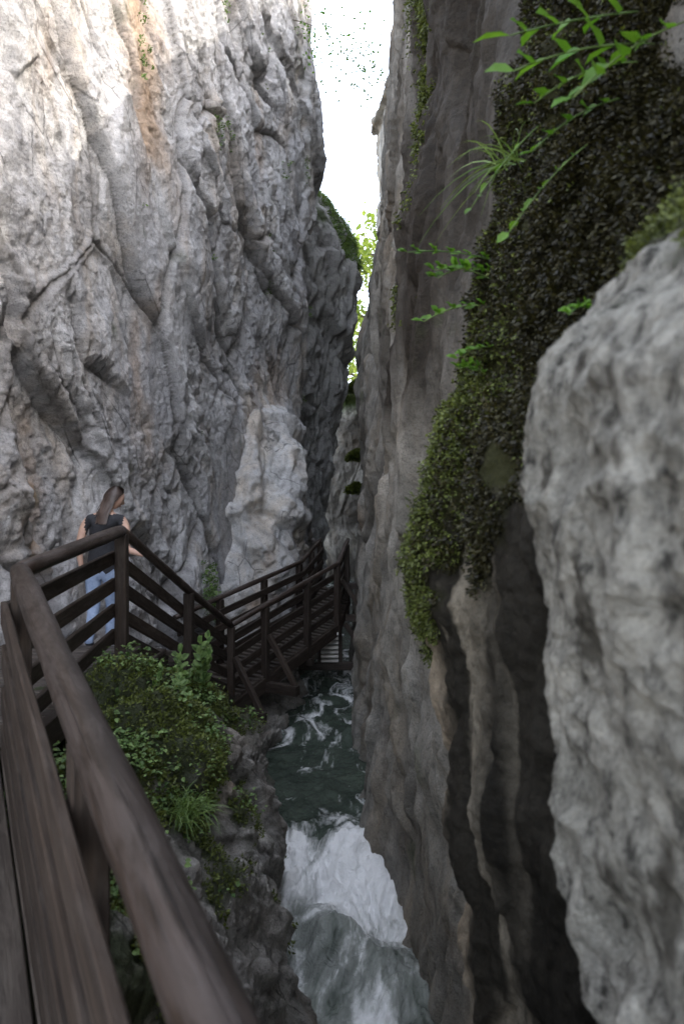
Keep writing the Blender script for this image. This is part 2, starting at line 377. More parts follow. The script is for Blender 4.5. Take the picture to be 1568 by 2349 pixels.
# mossy bulge
ZE = [3.9, 3.2, 2.6, 1.95, 1.37, .95, .54, .3, .0, -.3, -.7, -1.1, -1.6, -2.4, -5]
SE = [1.2, .84, .76, .73, .71, .60, .53, .40, .34, .325, .38, .42, .50, .62, 1.0]
ctrl = []
for y, dx, top in ((3.5, .6, .3), (3.15, .22, .1), (2.85, .04, 0), (2.6, 0, 0), (2.2, .10, -.05), (1.8, .26, -.15), (1.35, .42, -.35), (0.8, .55, -.45), (0, .75, -.45), (-1.5, .95, -.3)):
    ctrl.append([(SE[i] + dx + (top if i in (1, 2) else 0) + (.6 if (i == 0) else 0), y, ZE[i]) for i in range(len(ZE))])  # near rows lean out above view: overhang added to shade the moss
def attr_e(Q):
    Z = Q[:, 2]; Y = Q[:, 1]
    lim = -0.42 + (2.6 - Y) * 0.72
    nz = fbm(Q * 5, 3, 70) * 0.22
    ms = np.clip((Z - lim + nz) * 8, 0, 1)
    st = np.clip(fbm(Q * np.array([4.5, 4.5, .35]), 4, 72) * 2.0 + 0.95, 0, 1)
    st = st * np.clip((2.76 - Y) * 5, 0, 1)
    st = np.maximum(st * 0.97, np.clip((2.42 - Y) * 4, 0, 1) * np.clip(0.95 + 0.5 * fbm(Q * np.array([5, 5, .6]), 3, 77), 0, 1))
    return {'ochre': np.clip((Y - 2.4) * 3, 0, 1) * .25, 'stain_shade': np.clip(st, 0, 1), 'moss': ms}
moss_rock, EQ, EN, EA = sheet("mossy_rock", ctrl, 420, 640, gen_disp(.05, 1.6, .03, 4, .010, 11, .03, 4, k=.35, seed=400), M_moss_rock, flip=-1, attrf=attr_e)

# close boulder
ZF = [.66, .64, .58, .455, .375, .25, .07, -.06, -.187, -.35, -.52, -.77, -.975, -1.6, -3, -5]
SF = [2.2, 1.0, .68, .53, .475, .385, .362, .365, .395, .405, .42, .45, .48, .57, .85, 1.05]
ctrl = []
for y, dx in ((1.9, .5), (1.6, .22), (1.42, .05), (1.3, 0), (1.1, .01), (.8, .06), (.5, .10), (0, .2), (-.6, .6), (-1.5, 1.0)):
    ctrl.append([(SF[i] + dx, y, ZF[i]) for i in range(len(ZF))])
def attr_f(Q):
    ms = np.clip((Q[:, 2] - 0.42 + fbm(Q * 7, 3, 75) * 0.10) * 10, 0, 1) + np.clip((Q[:, 1] - 1.42) * 8, 0, 1) * (Q[:, 2] > 0.0)
    st = np.clip(fbm(Q * np.array([9, 9, 5]), 5, 76, .7) * 1.6 - 0.7, 0, 1) * 0.8 + np.clip((Q[:, 1] - 1.33) * 6, 0, 1) * .9
    return {'ochre': np.zeros(len(Q)), 'stain_shade': np.clip(st, 0, 1), 'moss': np.clip(ms, 0, 1)}
boulder, FQ, FN, FA = sheet("limestone_boulder", ctrl, 420, 560, gen_disp(.010, 2.5, .005, 6, .002, 15, .018, 7, k=.8, seed=500, gk=.2, soft=(.3, .3, .3)), M_near, flip=-1, attrf=attr_f)

# ledge rock below the walkway
ctrl = [
 [(-4, -1, -2.4), (-1.2, -1, -2.4), (-.3, -1, -2.5), (0.2, -1, -2.9), (.5, -1, -3.6), (.7, -1, -5)],
 [(-4, 1.5, -2.3), (-1.6, 1.5, -2.2), (-.9, 1.5, -2.25), (-.55, 1.5, -2.7), (-.25, 1.5, -3.5), (-.0, 1.5, -5)],
 [(-4, 2.6, -1.9), (-2.2, 2.6, -1.85), (-1.25, 2.6, -1.85), (-.85, 2.6, -2.15), (-.45, 2.6, -3.1), (-.15, 2.6, -5)],
 [(-4, 3.8, -1.6), (-2.6, 3.8, -1.6), (-1.5, 3.8, -1.5), (-.98, 3.8, -1.95), (-.48, 3.8, -3.0), (-.2, 3.8, -5)],
 [(-4, 5, -1.5), (-2.8, 5, -1.5), (-1.6, 5, -1.36), (-1.08, 5, -1.78), (-.6, 5, -2.85), (-.22, 5, -5)],
 [(-4, 6.3, -1.6), (-2.8, 6.3, -1.6), (-1.65, 6.3, -1.52), (-1.12, 6.3, -1.9), (-.66, 6.3, -2.8), (-.38, 6.3, -5)],
 [(-4, 7.8, -2.3), (-2.8, 7.8, -2.3), (-1.65, 7.8, -2.2), (-1.22, 7.8, -2.4), (-.88, 7.8, -3.0), (-.6, 7.8, -5)],
 [(-4, 9.5, -3.0), (-2.8, 9.5, -3.0), (-1.7, 9.5, -2.95), (-1.35, 9.5, -3.05), (-.95, 9.5, -3.4), (-.75, 9.5, -5)],
 [(-4, 11, -3.1), (-2.8, 11, -3.1), (-1.8, 11, -3.0), (-1.4, 11, -3.1), (-.8, 11, -3.4), (-.6, 11, -5)],
 [(-4, 13, -3.1), (-2.2, 13, -3.0), (-1.6, 13, -2.9), (-1.1, 13, -3.0), (-.6, 13, -3.3), (-.4, 13, -5)],
 [(-4, 16, -3.0), (-2, 16, -2.6), (-1.4, 16, -2.4), (-.9, 16, -2.6), (-.5, 16, -3.1), (-.3, 16, -5)],
 [(-4, 20, -3.0), (-2, 20, -2.6), (-1.4, 20, -2.4), (-.9, 20, -2.6), (-.3, 20, -3.1), (-.1, 20, -5)]]
def attr_l(Q):
    top = np.clip((Q[:, 2] + 2.15 + fbm(Q * 3, 3, 81) * 0.45) * 3, 0, 1) * np.clip((7.5 - Q[:, 1]), 0, 1)
    patch = np.clip(fbm(Q * 2.6, 4, 86) * 1.8 - .7, 0, 1) * (Q[:, 2] > -3.2) * .8
    low = np.clip((-3.2 - Q[:, 2]) * 2, 0, 1)
    return {'ochre': np.clip(fbm(Q * 1.5, 3, 84) - .3, 0, 1) * .5, 'stain_shade': np.clip(np.maximum(low * .5, np.clip(fbm(Q * 2, 4, 82) * 1.3, 0, 1) * .6) + np.clip((Q[:, 1] - 8) / 3, 0, 1) * .3, 0, 1), 'moss': np.maximum(top * 0.9, patch)}
ledge, GQ, GN, GA = sheet("rock_ledge", ctrl, 760, 620, gen_disp(.16, .8, .06, 2.0, .02, 6, .10, 2.2, dip=(.3, 0.6, -1), k=.35, seed=640, gk=.6, soft=(.05, .08, .2), octv=6), M_ledge, flip=-1, attrf=attr_l)
GROOVE.clear()

# ------------------------------------------------------------------ STREAM
prof = [(-2, -4.3), (4, -4.06), (5.6, -4.0), (6.2, -3.98), (6.75, -3.92), (7.0, -3.72), (7.35, -3.56), (7.7, -3.52), (10.2, -3.48), (10.6, -3.36), (12.5, -3.32), (13, -3.2), (16, -3.15), (30, -3.0)]
yy = np.linspace(0, 30, 1300); xx = np.linspace(-1.6, 1.7, 260)
YY, XX = np.meshgrid(yy, xx, indexing='ij')
z0 = np.interp(YY + 0.3 * vnoise(np.stack([XX.ravel() * 2, YY.ravel(), 0 * XX.ravel()], 1), 3).reshape(XX.shape) * np.exp(-((YY - 6.8) / 1.2) ** 2), [p[0] for p in prof], [p[1] for p in prof])
P3 = np.stack([XX.ravel(), YY.ravel(), np.zeros(XX.size)], 1)
turb = np.exp(-((YY - 7.15) / 0.50) ** 2) + 0.45 * np.exp(-((YY - 5.7) / 1.2) ** 2) + 0.5 * np.exp(-((YY - 10.8) / 0.6) ** 2) + 0.5 * np.exp(-((YY - 13.0) / 1.1) ** 2)
wv = fbm(vwarp(P3, 1.8, .35, 950) * np.array([3.2, 2.3, 1]), 6, 900, .58).reshape(XX.shape)
for cx_, cy_, r, h in ((-.02, 6.1, .30, .34), (.42, 5.8, .28, .18), (.1, 5.1, .3, .1), (-.25, 6.5, .22, .14)):
    z0 = z0 + h * np.exp(-(((XX - cx_) / r) ** 2 + ((YY - cy_) / r) ** 2) ** 1.3)
zz = z0 + (0.022 + 0.09 * turb) * wv + 0.012 * vnoise(P3 * np.array([9, 7, 1]), 901).reshape(XX.shape)
fn = fbm(vwarp(P3, 2, .3, 960) * np.array([4.0, 1.5, 1]), 6, 905, .68).reshape(XX.shape)
foam = np.clip(turb * 1.0 + 0.65 * fn - 0.24, 0, 1)
milky = np.clip((7.3 - YY) / .5, 0, 1) * np.clip(.7 + .4 * fn, 0, 1)
V = np.stack([XX.ravel(), YY.ravel(), zz.ravel()], 1)
idx = np.arange(V.shape[0]).reshape(XX.shape)
Fq = np.stack([idx[:-1, :-1].ravel(), idx[:-1, 1:].ravel(), idx[1:, 1:].ravel(), idx[1:, :-1].ravel()], 1)
M_w, nt, b, out = newmat("stream_water"); n = NB(nt)
fo = n.ramp(n.math('ADD', n.attr('foam'), n.math('MULTIPLY', n.math('SUBTRACT', n.noise(n.mapping((1, .4, 1)), 20, 7, .75), .5), .9)), [(0.10, 0.0), (0.95, 1.0)])
wc = n.ramp(n.noise(n.tc.outputs['Object'], 2.5, 5), [(0.3, (0.022, 0.033, 0.025)), (0.7, (0.066, 0.086, 0.066))])
wc = n.mix(n.attr('milky'), wc, (0.40, 0.42, 0.395))
n.link(n.mix(fo, wc, (0.84, 0.85, 0.85)), b.inputs['Base Color'])
n.link(n.ramp(fo, [(0, 0.06), (1, 0.6)]), b.inputs['Roughness'])
b.inputs['IOR'].default_value = 1.33
n.link(n.bump(n.noise(n.mapping((1, .6, 1)), 12, 6, .65, .6), 1.0, 0.05), b.inputs['Normal'])
stream = fast_mesh("stream", V, Fq, M_w, True, {'foam': foam.ravel(), 'milky': milky.ravel()})
bed = fast_mesh("ground", [(-60, -40, -5.2), (60, -40, -5.2), (60, 120, -5.2), (-60, 120, -5.2)], [(0, 1, 2, 3)], M_ledge)

# ------------------------------------------------------------------ TIMBER
class MB:
    def __init__(s): s.V = []; s.F = []; s.G = []; s.R = []
    def ring_solid(s, rings, loc, rnd):
        k = len(rings[0]); b0 = len(s.V)
        for r, l in zip(rings, loc):
            s.V += [tuple(v) for v in r]; s.G += [tuple(v) for v in l]; s.R += [rnd] * k
        for i in range(len(rings) - 1):
            for j in range(k):
                a = b0 + i * k + j; c = b0 + i * k + (j + 1) % k
                s.F.append((a, c, c + k, a + k))
        s.F.append(tuple(b0 + j for j in reversed(range(k))))
        e = b0 + (len(rings) - 1) * k
        s.F.append(tuple(e + j for j in range(k)))
    def box(s, p0, p1, w, h, up=(0, 0, 1), ch=0.006):
        p0 = Vector(p0); p1 = Vector(p1); t = (p1 - p0); L = t.length; t.normalize()
        upv = Vector(up)
        if abs(t.dot(upv)) > 0.97: upv = Vector((0, 1, 0))
        sd = t.cross(upv).normalized(); u2 = sd.cross(t).normalized()
        rnd = random.random(); ro = Vector((random.random() * 50, random.random() * 9, random.random() * 9))
        def prof(k):
            a = w / 2 - k; bb = h / 2 - k; c = ch
            return [(a - c, -bb), (a, -bb + c), (a, bb - c), (a - c, bb), (-a + c, bb), (-a, bb - c), (-a, -bb + c), (-a + c, -bb)]
        rings = []; loc = []
        m = max(2, int(L / 0.5))
        ss = [(0, ch)] + [(ch + (L - 2 * ch) * i / m, 0) for i in range(m + 1)] + [(L, ch)]
        for st, k in ss:
            pr = prof(k)
            jit = 0 if k else 1
            o = (sd * random.uniform(-.002, .002) + u2 * random.uniform(-.002, .002)) * jit
            rings.append([p0 + t * st + sd * x + u2 * y + o for x, y in pr])
            loc.append([Vector((st, x, y)) + ro for x, y in pr])
        s.ring_solid(rings, loc, rnd)
    def tube(s, pts, r, seg=20, step=0.12, flat=1.0):
        P = [Vector(p) for p in pts]
        Q = []; D = []
        acc = 0
        for i in range(len(P) - 1):
            L = (P[i + 1] - P[i]).length; m = max(1, int(L / step))
            for j in range(m + (1 if i == len(P) - 2 else 0)):
                Q.append(P[i].lerp(P[i + 1], j / m)); D.append(acc + L * j / m)
            acc += L
        rings = []; loc = []
        rnd = random.random(); ro = Vector((random.random() * 50, random.random() * 9, random.random() * 9))
        n = len(Q)
        for i in range(n):
            a = Q[max(i - 1, 0)]; c = Q[min(i + 1, n - 1)]; t = (c - a).normalized()
            sd = t.cross(Vector((0, 0, 1))).normalized(); u = sd.cross(t)
            rr = r * (1 + 0.035 * math.sin(D[i] * 3.1 + ro.x) + 0.02 * math.sin(D[i] * 9 + ro.y))
            if i == 0 or i == n - 1: rr *= 0.86
            rg = []; lc = []
            for j in range(seg):
                th = 2 * math.pi * j / seg
                k = 1 + 0.03 * math.sin(3 * th + D[i] * 1.3)
                rg.append(Q[i] + (sd * math.cos(th) + u * math.sin(th) * flat) * rr * k)
                lc.append(Vector((D[i], math.cos(th) * r, math.sin(th) * r)) + ro)
            rings.append(rg); loc.append(lc)
        s.ring_solid(rings, loc, rnd)
    def make(s, name, mat, parent, smooth=False):
        me = bpy.data.meshes.new(name); me.from_pydata(s.V, [], s.F)
        a = me.attributes.new('gc', 'FLOAT_VECTOR', 'POINT'); a.data.foreach_set('vector', np.array(s.G, np.float32).ravel())
        a = me.attributes.new('rnd', 'FLOAT', 'POINT'); a.data.foreach_set('value', np.array(s.R, np.float32))
        if smooth:
            for p in me.polygons: p.use_smooth = len(p.vertices) == 4
        me.materials.append(mat); me.update()
        ob = bpy.data.objects.new(name, me); COL.objects.link(ob); ob.parent = parent
        return ob

def empty(name):
    e = bpy.data.objects.new(name, None); COL.objects.link(e); return e
def lerp(a, b, t): return Vector(a).lerp(Vector(b), t)
def dz(p, d): return Vector(p) + Vector((0, 0, d))

F0 = (0.42, -0.10, -0.866); FC = (-1.793, 3.8, -0.328)
A = (-1.90, 5.9, -0.16); Mm = (-1.726, 7.7, -0.885); B = (-1.575, 9.7, -1.61)
C = (-0.072, 12.5, -0.942); D = (0.12, 13.6, -0.55)
E0 = (-2.50, 10.2, -1.58); K = (-0.80, 13.4, -0.98); L = (-0.457, 14.7, -0.587)

walk = empty("wooden_walkway")
rails = MB(); posts = MB(); boards = MB(); deck = MB()
rails.tube([F0, FC], 0.056, 24); rails.tube([FC, A], 0.052, 20)
dir1 = (Vector(FC) - Vector(F0)); dir1.z = 0; dir1.normalize(); lf = Vector((-dir1.y, dir1.x, 0))
def run(a, b, tlist, off, hts=(.23, .46, .69, .90), bw=0.115, post_h=1.12, ps=0.10):
    a = Vector(a); b = Vector(b)
    for t in tlist:
        p = a.lerp(b, t)
        posts.box(dz(p, -post_h), dz(p, -0.03), ps, ps, up=tuple((b - a).normalized()))
    for h in hts:
        j = random.uniform(-.008, .008)
        boards.box(dz(a, -h + j) + off, dz(b, -h + j) + off, 0.035, bw)
run(F0, FC, (0.1, 0.50, 0.975), lf * 0.075, bw=.13)
run(FC, A, (1.0,), Vector((-0.07, 0, 0)))
for i in range(8):
    o = lf * (0.02 + i * 0.165)
    s0 = Vector(F0) - dir1 * 1.6 + Vector((0, 0, -0.22))
    deck.box(dz(s0, -.93) + o, dz(FC, -1.0 - .004 * (i % 2)) + o, 0.155, 0.045)
for i in range(24):
    y = 3.35 + i * 0.128
    x0 = -1.86 if y > 3.9 else -1.86 - (3.9 - y) * 0.1
    deck.box((x0, y, -1.318 + (y - 3.8) * 0.022), (-3.25, y, -1.322 + (y - 3.8) * 0.022), 0.12, 0.045)
boards.box(dz(FC, -1.06) + Vector((.0, 0, 0)), dz(A, -1.16), 0.07, 0.20)
boards.box(dz(F0, -1.02), dz(FC, -1.10), 0.07, 0.20)
rails.make("handrail", M_rail, walk, True); posts.make("posts", M_wood, walk); boards.make("rail_boards", M_wood, walk); deck.make("deck", M_deck, walk)

stair = empty("wooden_staircase")
rails = MB(); posts = MB(); boards = MB(); deck = MB()
rails.tube([A, Mm, B], 0.045, 18)
run(A, Mm, (1.0,), Vector((-0.06, 0, 0))); run(Mm, B, (1.0,), Vector((-0.06, 0, 0)))
boards.box(dz(A, -1.16), dz(Mm, -1.12), 0.07, 0.22); boards.box(dz(Mm, -1.12), dz(B, -1.12), 0.07, 0.22)
deck.box((-1.83, 6.75, -1.443), (-3.15, 6.75, -1.443), 0.75, 0.045)
for i in range(8):
    y = 7.32 + i * 0.30; z = -1.443 - 0.155 * (i + 1)
    deck.box((-1.74 + .005 * i, y, z), (-3.0 + i * .03, y, z), 0.29, 0.045)
    deck.box((-1.74 + .005 * i, y - .14, z + .08), (-3.0 + i * .03, y - .14, z + .08), 0.02, 0.13)
for i in range(6):
    y = 9.6 + i * 0.13
    deck.box((-1.6, y, -2.70), (-2.95, y, -2.70), 0.12, 0.045)
rails.make("handrail", M_rail, stair, True); posts.make("posts", M_wood, stair); boards.make("rail_boards", M_wood, stair); deck.make("treads", M_deck, stair)

bridge = empty("wooden_footbridge")
rails = MB(); posts = MB(); boards = MB(); deck = MB(); pale = MB()
rails.tube([B, C, D], 0.042, 16); rails.tube([E0, K, L], 0.042, 16)
bd = (Vector(C) - Vector(B)); bd.z = 0; bd.normalize(); bl = Vector((-bd.y, bd.x, 0))
run(B, C, (0.27, 0.66, 0.99), bl * .06, post_h=1.3); run(C, D, (.85,), bl * .06, post_h=1.5)
run(E0, K, (0.3, 0.65, 0.98), bl * -.06); run(K, L, (.5, .95), bl * -.06)
N = 26
for i in range(N):
    t = (i + .5) / N
    r = dz(lerp(B, C, t), -1.08); l = dz(lerp(E0, K, t), -1.08); l.z = r.z + random.uniform(-.004, .004)
    deck.box(r, l, 0.105, 0.045)
for i in range(9):
    t = (i + .5) / 9
    r = dz(lerp(C, D, t), -1.08); l = dz(lerp(K, L, t), -1.08); r.z = l.z = -2.02 + .045 * (i + 1)
    deck.box(r, l, 0.13, 0.045)
boards.box(dz(B, -1.2), dz(C, -1.2), 0.09, 0.2); boards.box(dz(E0, -1.2), dz(K, -1.2), 0.09, 0.2)
boards.box(dz(C, -1.2), dz(D, -1.2), 0.09, 0.2)
for t, z in ((0.0, 0), (0.27, 0)):
    p = lerp(B, C, t)
    e = p - bl * 0.58
    boards.box(dz(p, -1.24) + bl * 1.0, dz(e, -1.24), 0.13, 0.15)
    boards.box(dz(e, -1.17) + bl * .05, dz(p, -0.45) - bl * .06, 0.075, 0.075)
p = lerp(B, C, .66); boards.box(dz(p, -1.36) + bl * .2, dz(p, -1.36) - bl * .10, .12, .12)
# lower landing hung under the bridge, with its short flight of pale treads
boards.box((-.80, 12.7, -2.86), (.55, 12.7, -2.86), .14, .14)
boards.box((-.1, 13.1, -2.03), (.6, 13.1, -2.03), .12, .12)
boards.box((.02, 13.4, -1.45), (.6, 13.4, -1.45), .12, .12)
boards.box((.0, 13.1, -1.3), (.45, 13.1, -2.0), .09, .09)
boards.box((.05, 12.9, -2.1), (.5, 12.9, -2.75), .09, .09)
posts.box((-.42, 12.7, -2.8), (-.42, 12.7, -2.0), .07, .07); posts.box((-.03, 12.7, -2.8), (-.03, 12.7, -2.0), .07, .07)
for i in range(7):
    pale.box((-.385, 12.62 - .03 * i, -2.74 + i * .088), (-.065, 12.62 - .03 * i, -2.74 + i * .088), .14, .05)
rails.make("handrail", M_rail, bridge, True); posts.make("posts", M_wood, bridge); boards.make("rail_boards", M_wood, bridge)
deck.make("deck", M_deck, bridge); pale.make("steps", M_tread, bridge)

# ------------------------------------------------------------------ FOLIAGE
def leaves(name, pos, dirs, nrm, size, mat, width=0.5, fold=0.18, parent=None, simple=False):
    n = len(pos)
    d = dirs / (np.linalg.norm(dirs, axis=1, keepdims=True) + 1e-9)
    s = np.cross(d, nrm); s /= (np.linalg.norm(s, axis=1, keepdims=True) + 1e-9)
    u = np.cross(s, d)
    if simple: T = [(0, 0, 0), (.5, .5, 1), (1, 0, 0), (.5, -.5, 1)]; F = [(0, 1, 2, 3)]
    else:
        T = [(0, 0, 0), (.28, .42, 1), (.3, 0, 0), (.28, -.42, 1), (.65, .40, 1), (.68, 0, -.3), (.65, -.40, 1), (1.0, 0, -1.2)]
    k = len(T)
    V = np.zeros((n, k, 3))
    for i, (a, bb, c) in enumerate(T):
        V[:, i] = pos + size[:, None] * (a * d + bb * width * 2 * s + c * fold * u)
    if simple:
        Fa = np.array(F); FF = (Fa[None] + (np.arange(n) * k)[:, None, None]).reshape(-1, 4); kk = 4
    else:
        tri = [(0, 2, 1), (0, 3, 2), (1, 2, 5), (1, 5, 4), (2, 3, 6), (2, 6, 5), (4, 5, 7), (5, 6, 7)]
        Fa = np.array(tri); FF = (Fa[None] + (np.arange(n) * k)[:, None, None]).reshape(-1, 3); kk = 3
    r = np.repeat(rng.random(n), k)
    return fast_mesh(name, V.reshape(-1, 3), FF, mat, False, {'rnd': r}, parent, kk)

def rv(n):
    v = rng.normal(size=(n, 3)); return v / np.linalg.norm(v, axis=1, keepdims=True)

def scatter(Q, Nn, mask, n):
    w = np.where(mask > 0.35)[0]
    i = rng.choice(w, n)
    return Q[i] + rng.normal(scale=0.01, size=(n, 3)), Nn[i]

def tufts(name, p, nr, size, mat, per=6, spread=.8, droop=0.3, out=0.0, parent=None):
    P = np.repeat(p, per, 0); Nn = np.repeat(nr, per, 0)
    d = Nn + rv(len(P)) * spread; d[:, 2] -= droop
    P = P + rng.normal(scale=size * .4, size=P.shape) + Nn * out * rng.random((len(P), 1))
    return leaves(name, P, d, rv(len(P)), size * rng.uniform(.5, 1.4, len(P)), mat, .28, .1, parent, True)

p, nr = scatter(EQ, EN, EA['moss'] * ((EQ[:, 1] > .85) & (EQ[:, 2] < 2.4)), 62000)
cl = fbm(p * 6, 3, 33)
keep = cl > -0.6
p = p[keep]; nr = nr[keep]; cl = cl[keep]
p = p + nr * (np.clip(cl, 0, 1) * 0.04)[:, None]
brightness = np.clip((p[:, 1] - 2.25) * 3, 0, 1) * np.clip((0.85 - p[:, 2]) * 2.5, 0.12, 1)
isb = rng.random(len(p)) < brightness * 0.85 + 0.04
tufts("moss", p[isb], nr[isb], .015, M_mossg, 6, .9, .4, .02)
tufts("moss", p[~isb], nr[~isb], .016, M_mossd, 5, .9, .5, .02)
p, nr = scatter(EQ, EN, ((EQ[:, 1] > 1.3) & (EQ[:, 1] < 2.3) & (EQ[:, 2] > .5) & (EQ[:, 2] < 2.2)) * 1.0, 22000)
tufts("moss", p, nr, .019, M_mossd, 5, .9, .5, .02)
p, nr = scatter(FQ, FN, FA['moss'] * ((FQ[:, 2] > .15) & (FQ[:, 2] < .66) & (FQ[:, 0] < 1.1) & (FQ[:, 1] > .8)), 8000)
tufts("moss", p, nr, .012, M_mossg, 4, .9, .2, .015)
m = ((RQ[:, 1] > 5.2) & (RQ[:, 1] < 6.6) & (RQ[:, 2] > 1.5) & (RQ[:, 2] < 5.2)) * (fbm(RQ * 2.2, 3, 44) > -0.15) * (RN[:, 0] < 0.2)
p, nr = scatter(RQ, RN, m * 1.0, 9000)
m2 = np.exp(-((p[:, 1] - 5.95) / .22) ** 2) > rng.random(len(p))
tufts("moss", p[m2], nr[m2], .028, M_mossg, 5, .8, .9, .04)
for c, r in (((.62, 27.8, 4.9), .42), ((.6, 26, 2.0), .35), ((.55, 25.5, .75), .3)):
    q = rv(2500); q[:, 2] = np.abs(q[:, 2]); pp = np.array(c) + q * np.array([r, r, r * .8]) * (1 + .25 * vnoise(q * 2.5, 4))[:, None]
    tufts("moss", pp, q, .09, M_mossg, 3, .8, .1)

m = GA['moss'] * ((GQ[:, 0] > -1.78) & (GQ[:, 1] > 2.9) & (GQ[:, 1] < 7.6) & (GQ[:, 2] > -2.45))
pos, nr = scatter(GQ, GN, m, 560)
cl = fbm(pos * 2.2, 3, 55) > -0.3
pos = pos[cl]
h = rng.uniform(.02, .13, len(pos))
per = 10
P = np.repeat(pos, per, 0) + rng.normal(scale=.045, size=(len(pos) * per, 3)) * np.array([1, 1, .4]); P[:, 2] += np.repeat(h, per)
d = rv(len(P)); d[:, 2] *= .35
nn = rv(len(P)) * .45 + np.array([0, -.2, 1])
leaves("herb_patch", P, d, nn, rng.uniform(.018, .045, len(P)), M_leaf, .42, .12)
m3 = GA['moss'] * ((GQ[:, 0] > -1.78) & (GQ[:, 1] > 2.9) & (GQ[:, 1] < 7.6) & (GQ[:, 2] > -3.2))
p, nr = scatter(GQ, GN, m3, 12000)
tufts("moss", p, nr, .026, M_mossg, 4, .9, .0, .03)

def blades(name, roots, dirs, length, width, mat, droop=.6, parent=None):
    n = len(roots); S = 5
    V = np.zeros((n, S + 1, 2, 3))
    d = dirs / np.linalg.norm(dirs, axis=1, keepdims=True)
    s = np.cross(d, rv(n)); s /= np.linalg.norm(s, axis=1, keepdims=True)
    for i in range(S + 1):
        t = i / S
        c = roots + d * (length * t)[:, None]; c[:, 2] -= droop * length * t * t
        w = width * (1 - t) ** .7 + .0004
        V[:, i, 0] = c - s * w; V[:, i, 1] = c + s * w
    F = []
    for i in range(S): F.append((2 * i, 2 * i + 1, 2 * i + 3, 2 * i + 2))
    FF = (np.array(F)[None] + (np.arange(n) * (S + 1) * 2)[:, None, None]).reshape(-1, 4)
    return fast_mesh(name, V.reshape(-1, 3), FF, mat, True, {'rnd': np.repeat(rng.random(n), (S + 1) * 2)}, parent)

def tuft_at(c, n, ln, spread, mat=M_grass, bias=(0, 0, 1), name="grass_tuft", w=.0035, rs=.05):
    r = np.array(c) + rng.normal(scale=rs, size=(n, 3)) * np.array([1, 1, .3])
    d = rv(n) * spread + np.array(bias)
    return blades(name, r, d, ln * rng.uniform(.5, 1.2, n), w, mat)
tuft_at((-.95, 4.2, -1.85), 200, .30, .7, bias=(.3, -.4, .9))
tuft_at((-1.12, 4.7, -1.75), 90, .22, .7, bias=(.3, -.3, .9))
tuft_at((-1.2, 6.3, -1.85), 80, .2, .7, bias=(.3, -.3, .9))
tuft_at((.62, 2.5, 1.28), 30, .32, .7, bias=(-.7, -.2, .3), w=.003, rs=.03)
m = ((BQ[:, 2] > 8.3) & (BQ[:, 1] > 22) & (BQ[:, 1] < 25.5) & (BQ[:, 0] > -1.6)) * 1.0
p, nr = scatter(BQ, BN, m, 5000)
blades("grass", p, nr * .6 + rv(len(p)) * .4 + np.array([0, 0, .6]), rng.uniform(.15, .5, len(p)), .018, M_grass, .9)
m = (fbm(LQ * 1.4, 3, 123) > 0.95) & (LQ[:, 1] > 9) & (LQ[:, 2] > -1.6) & (LN[:, 2] > .1)
if m.sum() > 50:
    p, nr = scatter(LQ, LN, m * 1.0, 300)
    tufts("wall_plants", p, nr, .05, M_leaf, 4, .8, .0, .06)
p, nr = scatter(LQ, LN, ((np.abs(LQ[:, 1] - 12.0) < .4) & (np.abs(LQ[:, 2] + 1.4) < .5)) * 1.0, 90)
tufts("wall_plants", p, nr, .06, M_leaf, 6, .8, -.2, .12)

def sprig(name, base, tipdir, n, ln, leafsize, mat, droop=.3, compound=False):
    e = empty(name); base = Vector(base); td = Vector(tipdir).normalized()
    pts = []
    for i in range(9):
        t = i / 8; q = base + td * ln * t; q.z -= droop * ln * t * t; pts.append(q)
    mb = MB(); mb.tube(pts, .0025, 6, .03); mb.make("stem", M_grass, e, True)
    P = []; Dd = []; S = []
    for i in range(n):
        t = .15 + .85 * i / (n - 1); j = min(7, int(t * 8)); q = pts[j].lerp(pts[j + 1], t * 8 - j)
        sgn = 1 if i % 2 else -1
        sd = td.cross(Vector((0, 0, 1))).normalized() * sgn
        dd = (td * .7 + sd * .9 + Vector((random.uniform(-.2, .2),) * 3))
        if i == n - 1: dd = td.copy()
        P.append(q); Dd.append(dd); S.append(leafsize * random.uniform(.75, 1.15))
        if compound:
            for k in (-.7, .7):
                P.append(q + dd.normalized() * leafsize * .3); Dd.append(dd + td.cross(Vector((0, 0, 1))) * k + Vector((0, 0, k * .3))); S.append(leafsize * .7)
    n2 = len(P)
    leaves("leaves", np.array(P), np.array(Dd), rv(n2) * .35 + np.array([0, -.7, .6]), np.array(S), mat, .36, .08, e)
sprig("hazel_sprig", (.80, 1.75, 1.20), (-.85, .0, .05), 8, .36, .09, M_leafb, .25)
sprig("hazel_sprig", (.78, 1.8, 1.32), (-.75, .1, .0), 8, .33, .09, M_leafb, .1)
sprig("hazel_sprig", (.85, 1.7, 1.22), (-.6, -.1, -.25), 9, .32, .07, M_leafb, .3)
sprig("hazel_sprig", (.75, 1.85, 1.12), (-.5, .0, -.1), 9, .24, .05, M_leafb, .4)
sprig("hazel_sprig", (.80, 1.85, 1.22), (-.5, .0, -.0), 10, .28, .055, M_leafb, .4)
sprig("hazel_sprig", (.66, 2.3, 1.30), (-.3, -.1, -.3), 8, .35, .04, M_leafb, .2)
sprig("hazel_sprig", (.70, 1.95, 1.05), (-.4, .0, -.3), 9, .28, .04, M_leafb, .3)
sprig("herb_sprig", (.58, 2.6, .78), (-.7, -.1, .12), 9, .28, .05, M_leafb, .4, True)
sprig("herb_sprig", (.60, 2.6, .9), (-.6, -.2, .25), 9, .28, .05, M_leafb, .5, True)
sprig("herb_sprig", (.62, 2.6, .85), (-.7, -.2, .45), 10, .34, .05, M_leafb, .4, True)
